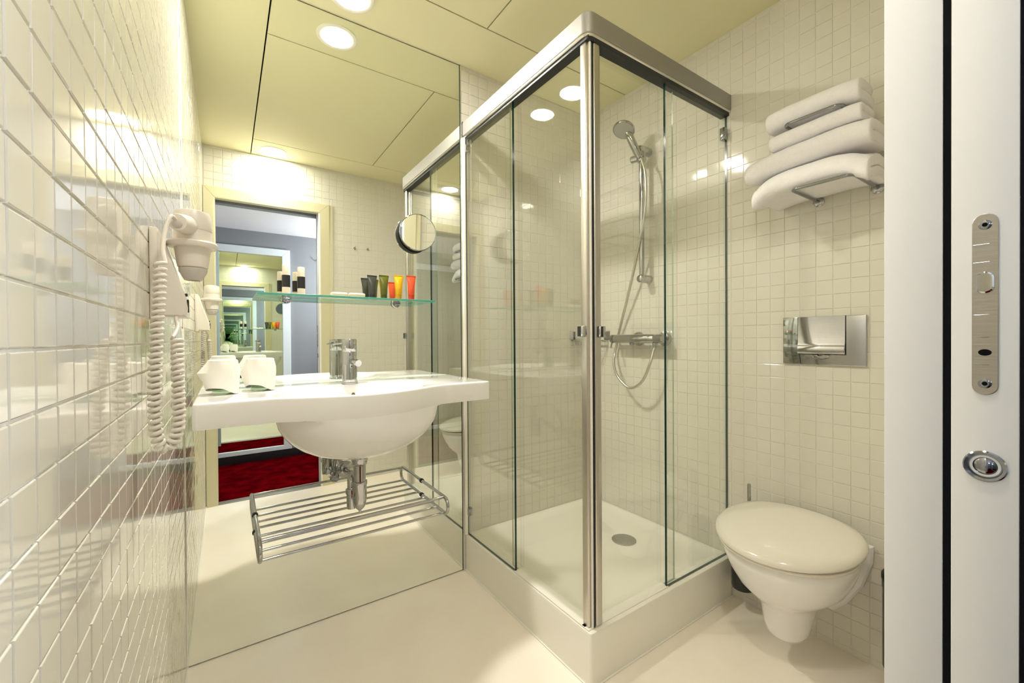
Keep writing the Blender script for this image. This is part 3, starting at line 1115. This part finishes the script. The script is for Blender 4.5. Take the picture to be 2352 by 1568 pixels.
rb = thing('riser_rail', 'chrome vertical shower rail on the tiled wall above the mixer', 'rail', (W, -.418, 1.39))
XR, YR = 1.828, -.418
bm = B()
tube(bm, [(XR, YR, 1.378), (XR, YR, 1.6), (XR, YR, 1.8), (XR, YR, 2.045)], .0122, 20)
obj('rail', bm, M['chrome_s'], rb)
for z in (1.392, 2.030):
    bm = B()
    lathe(bm, [(.020, .0012), (.0215, .004), (.0205, .03), (.0205, .070), (.018, .078), (.011, .082), (0, .083)], axis_mat((W, YR, z), (-1, 0, 0)), 24, cap1=False)
    obj('wall_mount', bm, M['chrome_s'], rb)
bm = B()
lathe(bm, [(.020, -.024), (.023, -.019), (.023, .019), (.020, .024)], Matrix.Translation((XR, YR, 1.994)), 24)
lathe(bm, [(.015, 0), (.0175, .003), (.0175, .038), (.014, .042), (0, .043)], axis_mat((XR, YR + .014, 1.994), (-.35, 1, 0)), 20, cap1=False)
tube(bm, [(XR - .01, YR, 1.994), (XR - .034, YR - .008, 2.000)], [.013, .012], 16)
obj('slider', bm, M['chrome_s'], rb)

hs = thing('hand_shower', 'chrome hand shower hooked into the slider of the shower rail', 'shower head', (XR - .03, YR, 2.0))
Hb, Hn = Vector((XR - .028, YR - .010, 1.982)), Vector((XR - .078, YR + .012, 2.088))
bm = B()
tube(bm, [Hb, Hb.lerp(Hn, .25), Hb.lerp(Hn, .6), Hn, Hn + (Hn - Hb) * .12], [.0125, .0175, .0185, .0185, .014], 20)
obj('handle', bm, M['chrome_s'], hs)
Hd = Vector((-.42, -.10, -.90)).normalized()
Hc = Vector((XR - .098, YR + .024, 2.118))
T = axis_mat(Hc, Hd)
bm = B()
lathe(bm, [(0, -.024), (.022, -.020), (.042, -.009), (.0525, .004), (.053, .011), (.050, .014)], T, 40, cap0=False)
obj('head', bm, M['chrome_s'], hs)
bm = B()
lathe(bm, [(.050, .0132), (.044, .0146), (.022, .0154), (0, .0156)], T, 40, False, False)
obj('spray_plate', bm, M['spray'], hs, label='grey spray plate')

HP = [(XMX, -.497, ZMX - .040), (1.815, -.492, 1.03), (1.80, -.485, .974), (1.795, -.443, .887), (1.795, -.368, .846), (1.800, -.285, .897), (1.835, -.228, .957), (1.866, -.205, 1.012), (1.868, -.218, 1.065), (1.866, -.236, 1.130), (1.845, -.315, 1.315), (1.825, -.376, 1.46), (1.806, -.426, 1.59), (1.796, -.459, 1.69), (1.793, -.471, 1.80), (1.793, -.466, 1.90), (XR - .030, -.440, 1.972)]
ho = obj('shower_hose', tube(B(), smooth_path(HP, 8), .0066, 12), M['hosem'], smooth=60)
tag(ho, 'looped grey metal shower hose from the mixer to the hand shower', 'hose')

# ------------------------------------------------------------------ toilet
wc = thing('toilet', 'white wall-hung toilet with its lid closed beside the shower', 'toilet', (W, -1.125, .1))
YT = -1.125


def egg(xf, xb, hw, z, n=56, pw=2.0, sq=2.4, zf=None):
    """outline: rounded front at xf, squarer back at xb"""
    xm = xf + (xb - xf) * .54
    r = []
    for i in range(n):
        th = 2 * PI * i / n
        c, s = math.cos(th), math.sin(th)
        if c < 0:
            q = pw
            ax = xm - xf
        else:
            q = sq
            ax = xb - xm
        k = (abs(c) ** q + abs(s) ** q) ** (-1 / q)
        r.append(Vector((xm + ax * k * c, YT + hw * k * s, z if zf is None else zf(th, z))))
    return r


bm = B()
loft(bm, [egg(1.472, 1.887, .186, .392), egg(1.468, 1.887, .190, .386), egg(1.474, 1.887, .187, .36), egg(1.492, 1.887, .172, .315), egg(1.518, 1.887, .150, .272), egg(1.552, 1.885, .121, .238), egg(1.573, 1.87, .098, .222), egg(1.584, 1.835, .083, .208), egg(1.590, 1.80, .073, .180), egg(1.597, 1.78, .066, .140), egg(1.612, 1.77, .060, .108), egg(1.640, 1.76, .048, .086), egg(1.675, 1.74, .026, .078)])
obj('bowl', bm, M['ceramic'], wc, smooth=50)
bm = B()
poly = [(YT - .182, .405), (YT - .180, .35), (YT - .155, .26), (YT - .11, .18), (YT - .07, .135), (YT + .07, .135), (YT + .11, .18), (YT + .155, .26), (YT + .180, .35), (YT + .182, .405)]
prism(bm, poly, W - .020, W - .0012, lambda u, v, w: (w, u, v), .006)
obj('wall_flange', bm, M['ceramic'], wc, smooth=40)
bm = B()
loft(bm, [egg(1.464, 1.855, .190, .3945), egg(1.458, 1.858, .196, .398), egg(1.4565, 1.858, .1975, .4035), egg(1.459, 1.858, .196, .4065)])
obj('seat', bm, M['seat'], wc, smooth=50)
bm = B()
loft(bm, [egg(1.462, 1.858, .194, .4085), egg(1.452, 1.862, .202, .4105), egg(1.4495, 1.864, .2045, .417), egg(1.453, 1.862, .202, .426), egg(1.468, 1.855, .190, .4345), egg(1.51, 1.835, .160, .4405), egg(1.58, 1.79, .10, .4435), egg(1.64, 1.72, .03, .444)])
for v in bm.verts:
    v.co.z += .040 * max(0, (v.co.x - 1.45) / .41)
    v.co.y = YT - .003 + (v.co.y - YT) * 1.035
obj('lid', bm, M['seat'], wc, smooth=60)
for s in (-1, 1):
    bm = B()
    tube(bm, [(1.866, YT + s * .055, .402), (1.866, YT + s * .095, .402)], .010, 16)
    obj('hinge', bm, M['seat'], wc)

# flush plate
fp = thing('flush_plate', 'chrome flush plate on the tiled wall above the toilet', 'flush plate', (W, -1.16, 1.08))
bm = B()
box(bm, (W - .010, -1.288, .997), (W - .001, -1.034, 1.172), .003)
obj('plate', bm, M['chrome'], fp)
bm = B()
poly = [(W - .0095, 1.171), (W - .0125, 1.171), (W - .0150, 1.075), (W - .0185, 1.066), (W - .022, 1.055), (W - .022, 1.044), (W - .018, 1.037), (W - .0095, 1.037)]
prism(bm, poly, -1.231, -1.086, lambda u, v, w: (u, w, v), .0012)
obj('flush_flap', bm, M['chrome'], fp, label='chrome flap with a rolled lower lip')
bm = B()
for a, b in (((W - .0106, -1.0862, 1.036), (W - .0098, -1.0845, 1.172)), ((W - .0106, -1.2325, 1.036), (W - .0098, -1.2308, 1.172)), ((W - .0106, -1.2325, 1.0345), (W - .0098, -1.0845, 1.0365))):
    box(bm, a, b)
obj('flap_gap', bm, M['void'], fp, smooth=0)
bm = B()
rings = []
for k, (s, dx) in enumerate(((1.0, .0102), (.86, .0135), (.6, .0145), (.3, .0142))):
    rings.append([Vector((W - dx, -1.158 + .032 * s * math.cos(PI + PI * i / 16), 1.0335 + .016 * s * math.sin(PI + PI * i / 16))) for i in range(17)])
loft(bm, rings, closed=False)
obj('finger_scoop', bm, M['chrome'], fp)

# toilet brush in its holder between tray and toilet
tb = thing('toilet_brush', 'chrome toilet brush in a wall holder tucked behind the toilet', 'brush', (1.838, -.905, .08))
T = Matrix.Translation((1.836, -.903, 0))
bm = B()
lathe(bm, [(.034, .085), (.040, .088), (.042, .094), (.042, .30), (.039, .30), (.039, .12), (0, .12)], T, 28, cap1=False)
obj('holder', bm, M['bin'], tb)
bm = B()
lathe(bm, [(.0065, .30), (.0065, .512), (.005, .516), (0, .5165)], Matrix.Translation((1.832, -.930, 0)), 16, cap1=False)
obj('handle', bm, M['chrome'], tb)
bm = B()
lathe(bm, [(.012, .302), (.03, .304), (.036, .309), (.010, .314), (.006, .318)], T, 24)
obj('lid', bm, M['chrome_dark'], tb)
obj('wall_bracket', box(B(), (1.876, -.925, .22), (W - .0012, -.881, .26), .002), M['chrome'], tb)

# black bin by the door frame
bn = thing('waste_bin', 'slim black waste bin by the wall beside the door frame', 'bin', (1.80, -1.398, 0))
T = Matrix.Translation((1.822, -1.404, 0))
bm = B()
lathe(bm, [(.046, .060), (.056, .066), (.060, .076), (.060, .318), (.0615, .322), (.0615, .345)], T, 40)
obj('body', bm, M['bin'], bn)
bm = B()
lathe(bm, [(.0618, .345), (.063, .347), (.063, .360), (.058, .368), (.03, .372), (0, .373)], T, 40, cap1=False)
obj('lid', bm, M['black'], bn)
obj('wall_bracket', box(B(), (1.872, -1.43, .26), (W - .0012, -1.38, .30), .002), M['bin'], bn)

# ------------------------------------------------------------------ towel shelf and towels
ts = thing('towel_shelf', 'two-tier chrome towel shelf on the tiled wall above the toilet', 'towel shelf', (W, -1.21, 1.69))
for z, ya, yb_, xf in ((1.7975, -1.135, -1.290, 1.648), (1.5835, -1.150, -1.315, 1.664)):
    bm = B()
    pts = [(W - .003, ya, z), (1.80, ya, z), (1.72, ya, z)]
    pts += [(xf + .02 - .02 * math.sin(a), ya - .02 + .02 * math.cos(a), z) for a in (PI / 2 * k / 6 for k in range(7))]
    pts += [(xf, (ya + yb_) / 2, z)]
    pts += [(xf + .02 - .02 * math.cos(a), yb_ + .02 - .02 * math.sin(a), z) for a in (PI / 2 * k / 6 for k in range(7))]
    pts += [(1.72, yb_, z), (1.80, yb_, z), (W - .003, yb_, z)]
    tube(bm, pts, .0052, 12)
    obj('loop_bar', bm, M['chrome_dark'], ts)
    for y in (ya, yb_):
        bm = B()
        lathe(bm, [(.018, .0012), (.018, .005), (.012, .009), (.006, .010)], axis_mat((W, y, z), (-1, 0, 0)), 20)
        obj('wall_rose', bm, M['chrome'], ts)


def towel(y0, y1, zlo, zhi, xf, xb, label, seed, layers=2, sag=.006, tiltz=0.0):
    """folded terry towel: a ribbon doubled over at the front, swept along the wall"""
    th = (zhi - zlo) / layers
    path = []
    n_arc = 8
    xr = xb
    path.append((xr, zlo + th / 2))
    x_front = xf + th
    for lay in range(layers):
        zc_ = zlo + th * (lay + .5)
        if lay % 2 == 0:
            for k in range(1, 7):
                path.append((xb + (x_front - xb) * k / 6, zc_))
            if lay < layers - 1:
                for k in range(1, n_arc):
                    a = PI * k / n_arc
                    path.append((x_front - (th / 2) * math.sin(a), zc_ + th / 2 - th / 2 * math.cos(a)))
        else:
            for k in range(0, 7):
                path.append((x_front + (xb - .012 * lay - x_front) * k / 6, zc_))
            if lay < layers - 1:
                for k in range(1, n_arc):
                    a = PI * k / n_arc
                    path.append((xb - .012 * lay + (th / 2) * math.sin(a), zc_ + th / 2 - th / 2 * math.cos(a)))
    P = [Vector((p[0], p[1])) for p in path]
    half = th * .495
    Lft, Rgt = [], []
    for i, p in enumerate(P):
        t_ = (P[min(i + 1, len(P) - 1)] - P[max(i - 1, 0)]).normalized()
        nn = Vector((-t_.y, t_.x))
        Lft.append(p + nn * half)
        Rgt.append(p - nn * half)
    e0 = P[0] - (P[1] - P[0]).normalized() * half * .7
    e1 = P[-1] + (P[-1] - P[-2]).normalized() * half * .7
    prof = Lft + [e1] + Rgt[::-1] + [e0]
    N = 22
    rings = []
    cen = Vector(((xf + xb) / 2, (zlo + zhi) / 2))
    for k in range(-2, N + 3):
        kk = min(max(k, 0), N)
        f = kk / N
        shrink = {-2: .62, -1: .93, N + 1: .93, N + 2: .62}.get(k, 1.0)
        y = y0 + (y1 - y0) * f + {-2: -.006, -1: -.004, N + 1: .004, N + 2: .006}.get(k, 0) * (1 if y1 > y0 else -1)
        ring = []
        for i, p in enumerate(prof):
            q = p.copy()
            if shrink < 1:
                # pull towards the middle of the ribbon so each layer ends in a soft roll
                if i < len(P):
                    mid = P[i]
                elif i == len(P):
                    mid = P[-1]
                elif i <= 2 * len(P):
                    mid = P[2 * len(P) - i]
                else:
                    mid = P[0]
                q = mid + (q - mid) * shrink
            w1 = noise.noise(Vector((q.x * 14, y * 12, q.y * 14 + seed * 7))) * .0055
            w2 = noise.noise(Vector((q.x * 45, y * 40, q.y * 45 + seed * 3))) * .0016
            u_ = (f - .5) * 2
            fr_ = max(0, (cen.x - q.x) / (xb - xf) * 2)
            dz = -sag * u_ ** 4 * (.3 + fr_) - .008 * sag / .02 * max(0, fr_ - .4) ** 2 + tiltz * u_ + w1 * .6 + w2
            ring.append(Vector((q.x + w1 + w2, y, q.y + dz)))
        rings.append(ring)
    bm = B()
    loft(bm, rings)
    o = obj('folded_towel', bm, M['towel'], smooth=70)
    tag(o, label, 'towel', 'folded white towels on the chrome shelf')
    return o


towel(-1.325, -1.078, 1.806, 1.874, 1.655, 1.785, 'folded white towel, topmost of the four on the chrome shelf', 1, 2, .006, -.002)
towel(-1.330, -1.090, 1.741, 1.790, 1.652, 1.785, 'folded white towel, second from the top on the chrome shelf', 2, 2, .003, -.006)
towel(-1.352, -1.010, 1.667, 1.737, 1.650, 1.815, 'folded white towel, third from the top on the chrome shelf', 3, 2, .012, -.012)
towel(-1.345, -1.032, 1.592, 1.664, 1.655, 1.862, 'folded white towel, lowest of the four on the chrome shelf', 4, 2, .036, -.004)
